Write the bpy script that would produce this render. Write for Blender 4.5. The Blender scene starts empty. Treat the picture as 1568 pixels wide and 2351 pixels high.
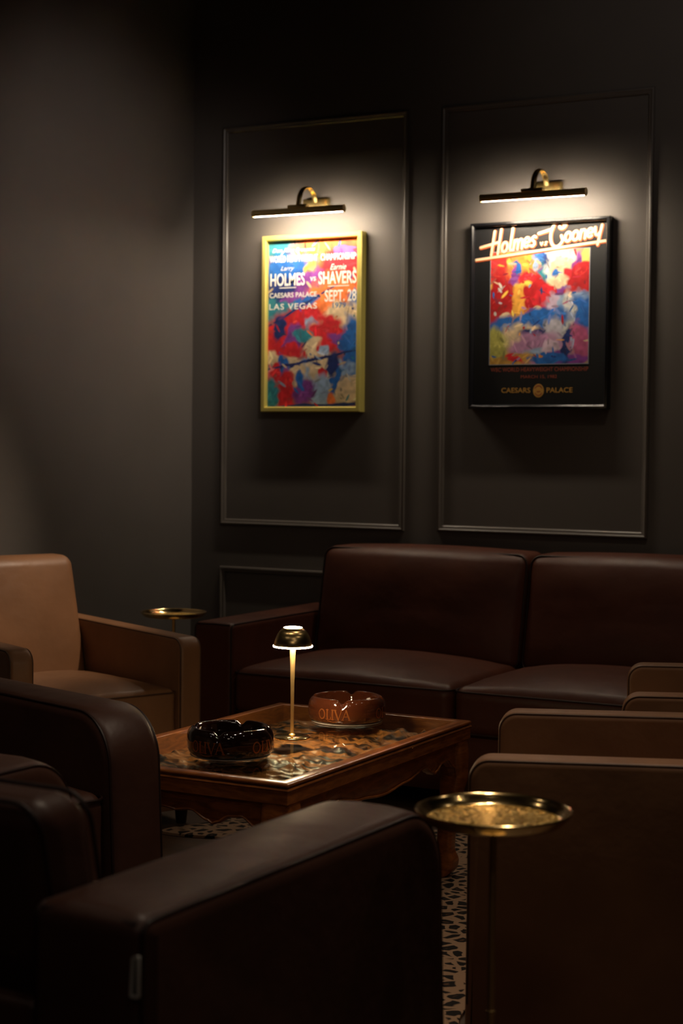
import bpy, bmesh, math, random
from math import pi, sin, cos, radians as R
from mathutils import Vector, Matrix, noise
import numpy as np

S = bpy.context.scene
COL = S.collection
random.seed(7)

# ------------------------------------------------------------------ camera
cam_d = bpy.data.cameras.new('camera')
cam = bpy.data.objects.new('camera', cam_d)
COL.objects.link(cam)
rx = Vector((0.8820, 0.4700, 0.0110)).normalized()
fw = Vector((-0.4702, 0.8817, -0.0390)).normalized()
up = rx.cross(fw).normalized()
rx = fw.cross(up).normalized()
m = Matrix.Identity(4)
for i in range(3):
    m[i][0], m[i][1], m[i][2] = rx[i], up[i], -fw[i]
m[2][3] = 1.25
cam.matrix_world = m
cam_d.sensor_fit = 'VERTICAL'
cam_d.sensor_height = 36.0
cam_d.lens = 3813.5 * 36.0 / 2351.0
cam_d.dof.use_dof = True
cam_d.dof.focus_distance = 4.42
cam_d.dof.aperture_fstop = 4.0
cam_d.clip_start = 0.05
S.camera = cam

# ------------------------------------------------------------------ world, exposure, room lights
w = bpy.data.worlds.new('world')
S.world = w
w.use_nodes = True
w.node_tree.nodes['Background'].inputs[0].default_value = (0.02, 0.018, 0.016, 1)
w.node_tree.nodes['Background'].inputs[1].default_value = 0.1
S.view_settings.view_transform = 'Standard'
S.view_settings.look = 'None'
S.view_settings.gamma = 1.0
S.view_settings.use_curve_mapping = False
S.view_settings.exposure = 1.0


def spot(name, loc, target, power, angle, color=(1, 0.80, 0.60), radius=0.04, blend=1.0):
    d = bpy.data.lights.new(name, 'SPOT')
    d.energy = power
    d.color = color
    d.spot_size = R(angle)
    d.spot_blend = blend
    d.shadow_soft_size = radius
    o = bpy.data.objects.new(name, d)
    COL.objects.link(o)
    o.location = loc
    o.rotation_euler = (Vector(target) - Vector(loc)).to_track_quat('-Z', 'Y').to_euler()
    return o


spot('downlight_seats_left', (-2.2, 5.0, 3.36), (-3.80, 4.50, 0.74), 125, 28)
spot('downlight_seats_right', (-1.3, 3.9, 3.36), (-1.0, 3.6, 0.5), 26, 68)
spot('downlight_table', (-2.1, 2.7, 3.36), (-2.2, 3.5, 0.45), 8, 48)
spot('downlight_sofa', (-1.4, 4.9, 3.36), (-1.5, 5.75, 0.7), 10, 60)
spot('downlight_near', (-1.15, 3.1, 3.36), (-1.45, 2.45, 0.5), 30, 66)
spot('downlight_entry', (0.3, -0.6, 3.36), (-1.0, 2.6, 0.5), 11, 70, (1, 0.80, 0.62), 0.35)
spot('wall_wash_left', (-1.6, 3.9, 3.1), (-4.03, 5.5, 2.0), 46, 39, (1, 0.85, 0.75), 0.15)
spot('wall_wash_back', (-1.0, 4.2, 3.2), (-1.7, 6.15, 2.95), 8, 60, (1, 0.85, 0.75), 0.15)
# the rest of the room's small ceiling lamps, dim and wide: they draw the sparkle on brass and glaze
for _i, (_x, _y) in enumerate(((0.6, 0.8), (-0.4, 1.4), (-3.2, 2.6), (0.4, 3.2), (-2.9, 0.9), (-0.2, 4.6))):
    spot('downlight_small', (_x, _y, 3.36), (_x - 0.5, _y + 0.5, 0), 2.4, 125, (1, 0.82, 0.64), 0.03, 0.6)


# ------------------------------------------------------------------ materials
def mat(name, color, rough=0.5, metal=0.0, coat=0.0, spec=0.5, emit=None, estr=0.0,
        var=0.0, vscale=8.0, bump=0.0, bscale=60.0, bump2=0.0, bscale2=6.0, rvar=0.0):
    mt = bpy.data.materials.new(name)
    mt.use_nodes = True
    nt = mt.node_tree
    b = nt.nodes['Principled BSDF']
    b.inputs['Base Color'].default_value = (*color, 1)
    b.inputs['Roughness'].default_value = rough
    b.inputs['Metallic'].default_value = metal
    b.inputs['Coat Weight'].default_value = coat
    b.inputs['Coat Roughness'].default_value = 0.05
    b.inputs['Specular IOR Level'].default_value = spec
    if emit:
        b.inputs['Emission Color'].default_value = (*emit, 1)
        b.inputs['Emission Strength'].default_value = estr
    tc = nt.nodes.new('ShaderNodeTexCoord')

    def nz(scale, detail=4):
        n = nt.nodes.new('ShaderNodeTexNoise')
        n.inputs['Scale'].default_value = scale
        n.inputs['Detail'].default_value = detail
        nt.links.new(tc.outputs['Object'], n.inputs['Vector'])
        return n
    if var > 0:
        n = nz(vscale)
        r = nt.nodes.new('ShaderNodeValToRGB')
        r.color_ramp.elements[0].position = 0.3
        r.color_ramp.elements[1].position = 0.7
        r.color_ramp.elements[0].color = (*[c * (1 - var) for c in color], 1)
        r.color_ramp.elements[1].color = (*[min(1, c * (1 + var)) for c in color], 1)
        nt.links.new(n.outputs['Fac'], r.inputs['Fac'])
        nt.links.new(r.outputs['Color'], b.inputs['Base Color'])
    if rvar > 0:
        n = nz(vscale * 2.3)
        mr = nt.nodes.new('ShaderNodeMapRange')
        mr.inputs['To Min'].default_value = rough - rvar
        mr.inputs['To Max'].default_value = rough + rvar
        nt.links.new(n.outputs['Fac'], mr.inputs['Value'])
        nt.links.new(mr.outputs['Result'], b.inputs['Roughness'])
    prev = None
    for st, sc in ((bump2, bscale2), (bump, bscale)):
        if st > 0:
            n = nz(sc)
            bp = nt.nodes.new('ShaderNodeBump')
            bp.inputs['Strength'].default_value = st
            bp.inputs['Distance'].default_value = 0.35 / sc
            nt.links.new(n.outputs['Fac'], bp.inputs['Height'])
            if prev:
                nt.links.new(prev.outputs['Normal'], bp.inputs['Normal'])
            prev = bp
    if prev:
        nt.links.new(prev.outputs['Normal'], b.inputs['Normal'])
    return mt


def leather(name, color, rough=0.42):
    return mat(name, color, rough, spec=0.32, var=0.16, vscale=5, bump=0.10, bscale=420, bump2=0.10, bscale2=9, rvar=0.07)


def glass_thin(name, tint=(1, 1, 1), rough=0.02, ior=1.5):
    mt = bpy.data.materials.new(name)
    mt.use_nodes = True
    nt = mt.node_tree
    nt.nodes.clear()
    out = nt.nodes.new('ShaderNodeOutputMaterial')
    mx = nt.nodes.new('ShaderNodeMixShader')
    tr = nt.nodes.new('ShaderNodeBsdfTransparent')
    tr.inputs[0].default_value = (*tint, 1)
    gl = nt.nodes.new('ShaderNodeBsdfGlossy')
    gl.inputs['Roughness'].default_value = rough
    fr = nt.nodes.new('ShaderNodeFresnel')
    fr.inputs['IOR'].default_value = ior
    geo = nt.nodes.new('ShaderNodeNewGeometry')        # the far face of the pane must not mirror totally
    inv = nt.nodes.new('ShaderNodeMath')
    inv.operation = 'SUBTRACT'
    inv.inputs[0].default_value = 1.0
    nt.links.new(geo.outputs['Backfacing'], inv.inputs[1])
    mu = nt.nodes.new('ShaderNodeMath')
    mu.operation = 'MULTIPLY'
    nt.links.new(fr.outputs[0], mu.inputs[0])
    nt.links.new(inv.outputs[0], mu.inputs[1])
    nt.links.new(mu.outputs[0], mx.inputs[0])
    nt.links.new(tr.outputs[0], mx.inputs[1])
    nt.links.new(gl.outputs[0], mx.inputs[2])
    nt.links.new(mx.outputs[0], out.inputs[0])
    return mt


def attr_mat(name, rough=0.6, coat=0.0):
    mt = mat(name, (1, 1, 1), rough, coat=coat, spec=0.3)
    nt = mt.node_tree
    a = nt.nodes.new('ShaderNodeVertexColor')
    a.layer_name = 'paint'
    nt.links.new(a.outputs['Color'], nt.nodes['Principled BSDF'].inputs['Base Color'])
    return mt


M = {}
M['wall'] = mat('wall_paint', (0.118, 0.104, 0.094), 0.55, spec=0.35, var=0.05, vscale=3, bump=0.06, bscale=220)
M['trim'] = mat('trim_paint', (0.120, 0.104, 0.092), 0.36, spec=0.45)
M['ceiling'] = mat('ceiling_paint', (0.02, 0.018, 0.018), 0.7)
M['wood_floor'] = None
M['dark_leather'] = leather('dark_brown_leather', (0.062, 0.026, 0.017), 0.44)
M['dark_piping'] = leather('dark_brown_piping', (0.020, 0.008, 0.006), 0.45)
M['sofa_leather'] = leather('oxblood_leather', (0.075, 0.020, 0.009), 0.48)
M['sofa_piping'] = leather('oxblood_piping', (0.022, 0.008, 0.005), 0.45)
M['tan_leather'] = leather('tan_leather', (0.22, 0.104, 0.048), 0.46)
M['tan_piping'] = leather('tan_piping', (0.075, 0.036, 0.017), 0.5)
M['dark_wood'] = mat('dark_wood', (0.03, 0.012, 0.006), 0.4)
M['brass'] = mat('brass', (0.78, 0.56, 0.22), 0.24, 1.0, bump=0.02, bscale=200)
M['brass_satin'] = mat('satin_brass', (0.70, 0.50, 0.22), 0.46, 1.0)
M['gold_pol'] = mat('polished_gold', (0.86, 0.61, 0.27), 0.14, 1.0)
M['shade_gold'] = mat('brushed_shade_gold', (0.80, 0.56, 0.24), 0.24, 1.0)
_sn = M['shade_gold'].node_tree
_tg = _sn.nodes.new('ShaderNodeTangent')
_tg.direction_type = 'RADIAL'
_tg.axis = 'Z'
_sn.links.new(_tg.outputs[0], _sn.nodes['Principled BSDF'].inputs['Tangent'])
_sn.nodes['Principled BSDF'].inputs['Anisotropic'].default_value = 0.75
M['gold_frame'] = mat('gold_frame', (0.74, 0.63, 0.17), 0.36, 0.5)
M['black_frame'] = mat('black_frame', (0.008, 0.008, 0.010), 0.25, coat=0.4)
M['black_paper'] = mat('black_paper', (0.006, 0.006, 0.007), 0.55)
M['pic_light'] = mat('picture_light_diffuser', (1, 1, 1), 0.5, emit=(1, 0.84, 0.64), estr=108)
M['lamp_glow'] = mat('lamp_diffuser', (1, 1, 1), 0.5, emit=(1, 0.74, 0.44), estr=50)
M['steel'] = mat('pale_steel', (0.60, 0.58, 0.54), 0.4, 0.2)
M['tube_brass'] = mat('tube_brass', (0.52, 0.37, 0.14), 0.40, 0.6)
M['black'] = mat('black_void', (0.006, 0.006, 0.006), 0.6)
M['glass'] = glass_thin('clear_glass', (0.95, 0.98, 0.95))
M['pic_glass'] = glass_thin('picture_glass', ior=1.25)
M['ash_dark'] = mat('dark_brown_glaze', (0.012, 0.004, 0.003), 0.06, coat=0.6, spec=0.6)
M['ash_red'] = mat('chestnut_glaze', (0.058, 0.015, 0.006), 0.07, coat=0.6, spec=0.6)
M['ash_letter'] = mat('copper_lettering', (0.36, 0.115, 0.032), 0.25, 0.6)
M['ash_ring'] = mat('pale_foot_ring', (0.35, 0.32, 0.28), 0.3)
M['white_ink'] = mat('white_ink', (0.85, 0.82, 0.76), 0.6)
M['cream_ink'] = mat('cream_ink', (0.88, 0.66, 0.42), 0.6)
M['rust_ink'] = mat('rust_ink', (0.62, 0.12, 0.03), 0.6)
M['red_ink'] = mat('dull_red_ink', (0.36, 0.07, 0.035), 0.6)
M['gold_ink'] = mat('gold_ink', (0.62, 0.33, 0.07), 0.5)
M['grey_edge'] = mat('grey_edge', (0.25, 0.27, 0.32), 0.5)
M['paint'] = attr_mat('poster_print')


def wood_mat(name, c1, c2, scale=3.0, rough=0.3, stretch=(1, 12, 12), coat=0.3, lo=0.32, hi=0.68):
    mt = mat(name, c1, rough, coat=coat, bump=0.03, bscale=120)
    nt = mt.node_tree
    b = nt.nodes['Principled BSDF']
    tc = nt.nodes.new('ShaderNodeTexCoord')
    mp = nt.nodes.new('ShaderNodeMapping')
    mp.inputs['Scale'].default_value = stretch
    n = nt.nodes.new('ShaderNodeTexNoise')
    n.inputs['Scale'].default_value = scale
    n.inputs['Detail'].default_value = 6
    n.inputs['Distortion'].default_value = 1.6
    r = nt.nodes.new('ShaderNodeValToRGB')
    r.color_ramp.elements[0].position = lo
    r.color_ramp.elements[1].position = hi
    r.color_ramp.elements[0].color = (*c1, 1)
    r.color_ramp.elements[1].color = (*c2, 1)
    nt.links.new(tc.outputs['Object'], mp.inputs['Vector'])
    nt.links.new(mp.outputs['Vector'], n.inputs['Vector'])
    nt.links.new(n.outputs['Fac'], r.inputs['Fac'])
    nt.links.new(r.outputs['Color'], b.inputs['Base Color'])
    return mt


M['wood_floor'] = wood_mat('floor_boards', (0.055, 0.030, 0.016), (0.10, 0.055, 0.030), 2.0, 0.45, (1, 9, 1), 0.1)
M['table_wood'] = wood_mat('table_wood', (0.17, 0.050, 0.012), (0.36, 0.118, 0.028), 4.0, 0.28, (3, 3, 14))
M['relief_wood'] = wood_mat('carved_wood', (0.012, 0.007, 0.004), (0.36, 0.135, 0.035), 7.0, 0.40, (1.2, 3.2, 1), 0.0, 0.43, 0.56)  # dark room reflections in the carving are put into the colour as near-black patches


def leopard_mat():
    mt = mat('leopard_print', (0.4, 0.3, 0.2), 0.85, spec=0.2)
    nt = mt.node_tree
    b = nt.nodes['Principled BSDF']
    tc = nt.nodes.new('ShaderNodeTexCoord')
    nz = nt.nodes.new('ShaderNodeTexNoise')
    nz.inputs['Scale'].default_value = 16
    nz.inputs['Detail'].default_value = 2
    nt.links.new(tc.outputs['Object'], nz.inputs['Vector'])
    mx = nt.nodes.new('ShaderNodeVectorMath')
    mx.operation = 'MULTIPLY_ADD'
    mx.inputs[1].default_value = (0.035, 0.035, 0)
    nt.links.new(nz.outputs['Color'], mx.inputs[0])
    nt.links.new(tc.outputs['Object'], mx.inputs[2])
    vo = nt.nodes.new('ShaderNodeTexVoronoi')
    vo.feature = 'DISTANCE_TO_EDGE'
    vo.inputs['Scale'].default_value = 25
    nt.links.new(mx.outputs[0], vo.inputs['Vector'])
    r = nt.nodes.new('ShaderNodeValToRGB')
    e = r.color_ramp.elements
    e[0].position = 0.12
    e[0].color = (0.32, 0.20, 0.12, 1)
    e[1].position = 0.17
    e[1].color = (0.010, 0.008, 0.007, 1)
    for p, c in ((0.36, (0.012, 0.009, 0.008, 1)), (0.46, (0.12, 0.06, 0.03, 1))):
        q = e.new(p)
        q.color = c
    nt.links.new(vo.outputs['Distance'], r.inputs['Fac'])
    nt.links.new(r.outputs['Color'], b.inputs['Base Color'])
    return mt


M['leopard'] = leopard_mat()


def hammered_mat():
    mt = mat('hammered_gold', (0.86, 0.58, 0.18), 0.36, 1.0)
    nt = mt.node_tree
    b = nt.nodes['Principled BSDF']
    tc = nt.nodes.new('ShaderNodeTexCoord')
    vo = nt.nodes.new('ShaderNodeTexVoronoi')
    vo.inputs['Scale'].default_value = 85
    vo.feature = 'F1'
    nt.links.new(tc.outputs['Object'], vo.inputs['Vector'])
    bp = nt.nodes.new('ShaderNodeBump')
    bp.inputs['Strength'].default_value = 0.9
    bp.inputs['Distance'].default_value = 0.02
    nt.links.new(vo.outputs['Distance'], bp.inputs['Height'])
    nt.links.new(bp.outputs['Normal'], b.inputs['Normal'])
    return mt


M['hammered'] = hammered_mat()


# ------------------------------------------------------------------ object helpers
def obj_from(name, verts, faces, material, parent=None, smooth=None, kind=None):
    me = bpy.data.meshes.new(name)
    me.from_pydata([tuple(v) for v in verts], [], faces)
    me.validate()
    bm = bmesh.new()
    bm.from_mesh(me)
    bmesh.ops.recalc_face_normals(bm, faces=bm.faces)
    bm.to_mesh(me)
    bm.free()
    if smooth is not None:
        me.polygons.foreach_set('use_smooth', [True] * len(me.polygons))
        me.set_sharp_from_angle(angle=R(smooth))
    me.materials.append(material)
    o = bpy.data.objects.new(name, me)
    COL.objects.link(o)
    if parent:
        o.parent = parent
    if kind:
        o['kind'] = kind
    return o


def tag(o, label, cat=None, group=None):
    o['label'] = label
    if cat:
        o['category'] = cat
    if group:
        o['group'] = group
    return o


def thing(name, label, cat, loc=(0, 0, 0), rz=0.0, group=None):
    o = bpy.data.objects.new(name, None)
    o.empty_display_size = 0.1
    COL.objects.link(o)
    o.location = loc
    o.rotation_euler = (0, 0, rz)
    return tag(o, label, cat, group)


def copy_tree(o, parent=None):
    c = o.copy()
    COL.objects.link(c)
    if parent:
        c.parent = parent
    for ch in list(o.children):
        copy_tree(ch, c)
    return c


class Mesh:
    """collects shapes of ONE part"""
    def __init__(s):
        s.v, s.f = [], []

    def add(s, vf, off=(0, 0, 0)):
        v, f = vf
        n = len(s.v)
        s.v += [(p[0] + off[0], p[1] + off[1], p[2] + off[2]) for p in v]
        s.f += [tuple(i + n for i in q) for q in f]
        return s

    def xf(s, mtx):
        s.v = [tuple(mtx @ Vector(p)) for p in s.v]
        return s

    def out(s, name, material, parent=None, smooth=40, kind=None):
        return obj_from(name, s.v, s.f, material, parent, smooth, kind)


def box(x0, x1, y0, y1, z0, z1):
    v = [(x0, y0, z0), (x1, y0, z0), (x1, y1, z0), (x0, y1, z0), (x0, y0, z1), (x1, y0, z1), (x1, y1, z1), (x0, y1, z1)]
    f = [(0, 3, 2, 1), (4, 5, 6, 7), (0, 1, 5, 4), (1, 2, 6, 5), (2, 3, 7, 6), (3, 0, 4, 7)]
    return v, f


def softbox(hx, hy, hz, r, seg=5, n=14, shape=None):
    """rounded box around the origin, with a deform callback"""
    def line(h):
        a = [-h + r * (1 - math.tan(pi / 4 * (1 - i / seg))) for i in range(seg)]
        mid = [(-h + r) + (2 * (h - r)) * i / n for i in range(n + 1)]
        b = [-t for t in reversed(a)]
        return a + mid + b
    L = [line(hx), line(hy), line(hz)]
    H = (hx, hy, hz)
    idx, V, F = {}, [], []

    def vert(p):
        k = tuple(round(c, 6) for c in p)
        if k in idx:
            return idx[k]
        q = [max(-(H[i] - r), min(H[i] - r, p[i])) for i in range(3)]
        d = Vector([p[i] - q[i] for i in range(3)])
        if d.length > 1e-9:
            d = d.normalized() * r
        P = Vector(q) + d
        if shape:
            P = Vector(shape(P.x, P.y, P.z))
        idx[k] = len(V)
        V.append(tuple(P))
        return idx[k]
    for ax in range(3):
        u, w_ = (ax + 1) % 3, (ax + 2) % 3
        for sgn in (-1, 1):
            for i in range(len(L[u]) - 1):
                for j in range(len(L[w_]) - 1):
                    q = []
                    for a, b in ((i, j), (i + 1, j), (i + 1, j + 1), (i, j + 1)):
                        p = [0, 0, 0]
                        p[ax] = sgn * H[ax]
                        p[u] = L[u][a]
                        p[w_] = L[w_][b]
                        q.append(vert(p))
                    if len(set(q)) == 4:
                        F.append(tuple(q if sgn > 0 else reversed(q)))
    return V, F


def offset_poly(P, d):
    """inset a closed ccw polygon (list of (a,b)) by d along vertex normals"""
    n = len(P)
    out = []
    for i in range(n):
        p0, p1, p2 = Vector(P[i - 1]), Vector(P[i]), Vector(P[(i + 1) % n])
        e1, e2 = (p1 - p0).normalized(), (p2 - p1).normalized()
        n1, n2 = Vector((-e1.y, e1.x)), Vector((-e2.y, e2.x))
        k = (n1 + n2)
        k = k / max(0.3, k.dot(k)) * 2 if k.length > 1e-6 else n1
        out.append(tuple(p1 + k * d))
    return out


def round_poly(C, seg=8):
    """C: list of (a,b,radius) ccw -> polygon with rounded corners"""
    out = []
    n = len(C)
    for i in range(n):
        p0, p1, p2 = Vector(C[i - 1][:2]), Vector(C[i][:2]), Vector(C[(i + 1) % n][:2])
        r = C[i][2]
        if r <= 0:
            out.append(tuple(p1))
            continue
        a, b = (p0 - p1).normalized(), (p2 - p1).normalized()
        ang = a.angle(b)
        t = r / math.tan(ang / 2)
        ctr = p1 + (a + b).normalized() * (r / sin(ang / 2))
        s, e = p1 + a * t - ctr, p1 + b * t - ctr
        a0 = math.atan2(s.y, s.x)
        da = math.atan2(s.x * e.y - s.y * e.x, s.dot(e))
        for k in range(seg + 1):
            th = a0 + da * k / seg
            out.append((ctr.x + r * cos(th), ctr.y + r * sin(th)))
    return out


def densify(P, step=0.06):
    out = []
    for i in range(len(P)):
        a, b = Vector(P[i]), Vector(P[(i + 1) % len(P)])
        k = max(1, int((b - a).length / step))
        out += [tuple(a.lerp(b, j / k)) for j in range(k)]
    return out


def slab(P, x0, x1, r, seg=5, bulge=0.0):
    """extrude a ccw (y,z) polygon along x with rounded rims"""
    V, F = [], []
    n = len(P)
    lay = []
    for k in range(seg + 1):
        a = pi / 2 * k / seg
        lay.append((x0 + r * (1 - sin(a)) if False else x0 + r * (1 - cos(pi / 2 - a + 0) if False else 1 - sin(a)), r * (1 - cos(a))))
    left = [(x0 + r * (1 - sin(pi / 2 * (seg - k) / seg)), r * (1 - cos(pi / 2 * (seg - k) / seg))) for k in range(seg + 1)]
    layers = left + [(x0 + (x1 - x0) * 0.35, -bulge), (x0 + (x1 - x0) * 0.65, -bulge)] + [(x0 + x1 - a, b) for a, b in reversed(left)]
    for x, d in layers:
        for p in (offset_poly(P, d) if abs(d) > 1e-9 else P):
            V.append((x, p[0], p[1]))
    for k in range(len(layers) - 1):
        for i in range(n):
            j = (i + 1) % n
            F.append((k * n + i, k * n + j, (k + 1) * n + j, (k + 1) * n + i))
    F.append(tuple(range(n - 1, -1, -1)))
    F.append(tuple(range((len(layers) - 1) * n, len(layers) * n)))
    return V, F


def tube(path, r, seg=8, closed=False):
    P = [Vector(p) for p in path]
    n = len(P)
    V, F = [], []
    rr = r if callable(r) else (lambda t: r)
    prev = None
    for i in range(n):
        if closed:
            t = (P[(i + 1) % n] - P[i - 1]).normalized()
        else:
            t = (P[min(i + 1, n - 1)] - P[max(i - 1, 0)]).normalized()
        if prev is None:
            a = Vector((0, 0, 1)) if abs(t.z) < 0.9 else Vector((1, 0, 0))
            u = t.cross(a).normalized()
        else:
            u = (prev - t * prev.dot(t)).normalized()
        prev = u
        b = t.cross(u)
        q = rr(i / max(1, n - 1))
        for k in range(seg):
            th = 2 * pi * k / seg
            V.append(tuple(P[i] + (u * cos(th) + b * sin(th)) * q))
    for i in range(n if closed else n - 1):
        for k in range(seg):
            a, b2 = i * seg + k, i * seg + (k + 1) % seg
            c, d = ((i + 1) % n) * seg + (k + 1) % seg, ((i + 1) % n) * seg + k
            F.append((a, b2, c, d))
    if not closed:
        F.append(tuple(range(seg - 1, -1, -1)))
        F.append(tuple(range((n - 1) * seg, n * seg)))
    return V, F


def lathe(prof, seg=64, mod=None):
    V, F = [], []
    n = len(prof)
    for k in range(seg):
        th = 2 * pi * k / seg
        for (r, z) in prof:
            rr, zz = mod(r, z, th) if mod else (r, z)
            V.append((rr * cos(th), rr * sin(th), zz))
    for k in range(seg):
        for i in range(n - 1):
            a, b = k * n + i, k * n + i + 1
            c, d = ((k + 1) % seg) * n + i + 1, ((k + 1) % seg) * n + i
            F.append((a, b, c, d))
    F2 = []
    # caps at small radii
    if prof[0][0] > 1e-6:
        pass
    return V, F + F2


def rect_sweep(x0, x1, z0, z1, prof, plane='xz'):
    """mitred moulding round a rectangle; prof: list of (outward offset, height)"""
    V, F = [], []
    n = len(prof)
    cs = [(x0, z0, -1, -1), (x1, z0, 1, -1), (x1, z1, 1, 1), (x0, z1, -1, 1)]
    for cx, cz, sx, sz in cs:
        for o, h in prof:
            a, b = cx + sx * o, cz + sz * o
            V.append((a, -h, b) if plane == 'xz' else (a, b, h))
    for k in range(4):
        for i in range(n):
            j = (i + 1) % n
            k2 = (k + 1) % 4
            F.append((k * n + i, k * n + j, k2 * n + j, k2 * n + i))
    return V, F


def disc(r, z, seg=48, axis='z'):
    V = [(r * cos(2 * pi * k / seg), r * sin(2 * pi * k / seg), z) for k in range(seg)]
    return V, [tuple(range(seg))]


def text_vf(s, offset=0.0, spacing=1.0):
    cu = bpy.data.curves.new('lettering', 'FONT')
    cu.body = s
    cu.offset = offset
    cu.space_character = spacing
    cu.resolution_u = 3
    o = bpy.data.objects.new('lettering', cu)
    COL.objects.link(o)
    dg = bpy.context.evaluated_depsgraph_get()
    dg.update()
    me = bpy.data.meshes.new_from_object(o.evaluated_get(dg))
    V = [tuple(v.co) for v in me.vertices]
    F = [tuple(p.vertices) for p in me.polygons]
    bpy.data.objects.remove(o)
    bpy.data.curves.remove(cu)
    bpy.data.meshes.remove(me)
    return V, F


def fit_text(s, x0, x1, z0, z1, y, offset=0.0, shear=0.0, spacing=1.0):
    V, F = text_vf(s, offset, spacing)
    if shear:
        V = [(a + shear * b, b, 0) for a, b, _ in V]
    ax, bx = min(v[0] for v in V), max(v[0] for v in V)
    az, bz = min(v[1] for v in V), max(v[1] for v in V)
    return [(x0 + (a - ax) / (bx - ax) * (x1 - x0), y, z0 + (b - az) / (bz - az) * (z1 - z0)) for a, b, _ in V], F


def ribbon(path, wd):
    """flat round-ended stroke in 2D; returns verts (a,b), faces"""
    P = [Vector(p) for p in path]
    V, F = [], []
    n = len(P)
    for i in range(n):
        t = (P[min(i + 1, n - 1)] - P[max(i - 1, 0)])
        t = t.normalized() if t.length > 1e-9 else Vector((1, 0))
        nn = Vector((-t.y, t.x)) * wd / 2
        V += [tuple(P[i] + nn), tuple(P[i] - nn)]
    for i in range(n - 1):
        F.append((2 * i, 2 * i + 1, 2 * i + 3, 2 * i + 2))
    for e in (0, n - 1):
        b = len(V)
        V += [tuple(P[e] + Vector((cos(2 * pi * k / 12), sin(2 * pi * k / 12))) * wd / 2) for k in range(12)]
        F.append(tuple(range(b, b + 12)))
    return V, F


def arc(cx, cy, rx_, ry_, a0, a1, n=14):
    return [(cx + rx_ * cos(R(a0 + (a1 - a0) * i / n)), cy + ry_ * sin(R(a0 + (a1 - a0) * i / n))) for i in range(n + 1)]


# ------------------------------------------------------------------ room shell
YB, XL, XR, YF, ZC = 6.15, -4.03, 2.6, -2.6, 3.42
Mesh().add(box(XL - 0.1, XR + 0.1, YF - 0.1, YB + 0.1, -0.1, 0)).out('floor', M['wood_floor'], kind='structure', smooth=None)
Mesh().add(box(XL - 0.1, XR + 0.1, YF - 0.1, YB + 0.1, ZC, ZC + 0.1)).out('ceiling', M['ceiling'], kind='structure', smooth=None)
Mesh().add(box(XL - 0.1, XR + 0.1, YB, YB + 0.12, 0, ZC)).out('wall_back', M['wall'], kind='structure', smooth=None)
Mesh().add(box(XL - 0.12, XL, YF, YB, 0, ZC)).out('wall_left', M['wall'], kind='structure', smooth=None)
Mesh().add(box(XR, XR + 0.12, YF, YB, 0, ZC)).out('wall_right', M['wall'], kind='structure', smooth=None)
Mesh().add(box(XL - 0.1, XR + 0.1, YF - 0.12, YF, 0, ZC)).out('wall_front', M['wall'], kind='structure', smooth=None)
# panel mouldings on the back wall
MP = [(0, 0), (0, 0.008), (-0.003, 0.013), (-0.008, 0.015), (-0.012, 0.012), (-0.015, 0.010), (-0.021, 0.010), (-0.024, 0.007), (-0.026, 0.004), (-0.026, 0)]
pi_ = 1
for (x0, x1, z0, z1) in ((-3.875, -2.985, 0.908, 2.625), (-2.835, -1.952, 0.912, 2.625), (-3.875, -2.985, 0.2, 0.726), (-2.835, -1.952, 0.2, 0.726),
                         (-1.80, -0.92, 0.912, 2.625), (-1.80, -0.92, 0.2, 0.726)):
    t = Mesh().add(rect_sweep(x0, x1, z0, z1, MP)).out('trim_%d' % pi_, M['trim'], kind='structure', smooth=35)
    t.location = (0, YB, 0)
    pi_ += 1
Mesh().add(box(XL, XR, YB - 0.018, YB, 0, 0.13)).add(box(XL, XR, YB - 0.012, YB, 0.13, 0.145)).out('baseboard_back', M['trim'], kind='structure')
Mesh().add(box(XL, XL + 0.018, YF, YB - 0.018, 0, 0.13)).add(box(XL, XL + 0.012, YF, YB - 0.018, 0.13, 0.145)).out('baseboard_left', M['trim'], kind='structure')


# ------------------------------------------------------------------ leopard rug
def rug():
    C = [(-3.02, 4.41), (-2.96, 4.405), (-2.80, 4.435), (-2.62, 4.40), (-2.40, 4.20), (-2.16, 3.8), (-1.95, 3.35), (-1.80, 2.95), (-1.66, 2.74),
         (-1.36, 2.72), (-1.375, 3.06), (-1.435, 3.27), (-1.575, 3.66), (-1.61, 4.2), (-1.62, 4.8), (-2.0, 4.9), (-2.4, 4.86), (-2.85, 4.90), (-2.94, 4.6)]
    P = densify(C, 0.03)
    P = [(x + 0.012 * noise.noise((x * 9, y * 9, 0)), y + 0.012 * noise.noise((x * 9, y * 9, 4))) for x, y in P]
    n = len(P)
    V = [(x, y, 0.001) for x, y in P] + [(x, y, 0.009) for x, y in P] + [(x, y, 0.011) for x, y in offset_poly(P, 0.006)]
    F = []
    for i in range(n):
        j = (i + 1) % n
        F.append((i, j, n + j, n + i))
        F.append((n + i, n + j, 2 * n + j, 2 * n + i))
    F.append(tuple(range(2 * n, 3 * n)))
    F.append(tuple(range(n - 1, -1, -1)))
    o = obj_from('rug', V, F, M['leopard'], smooth=40)
    tag(o, 'leopard print hide rug on the floor under the carved coffee table', 'rug')


rug()


# ------------------------------------------------------------------ armchairs
def wrinkle(amp, sc=7.0, seed=0.0):
    return lambda x, y, z: amp * (noise.noise((x * sc + seed, y * sc, z * sc)) + 0.5 * noise.noise((x * sc * 2.3 + seed, y * sc * 2.3, z * sc * 2.3)))


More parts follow.
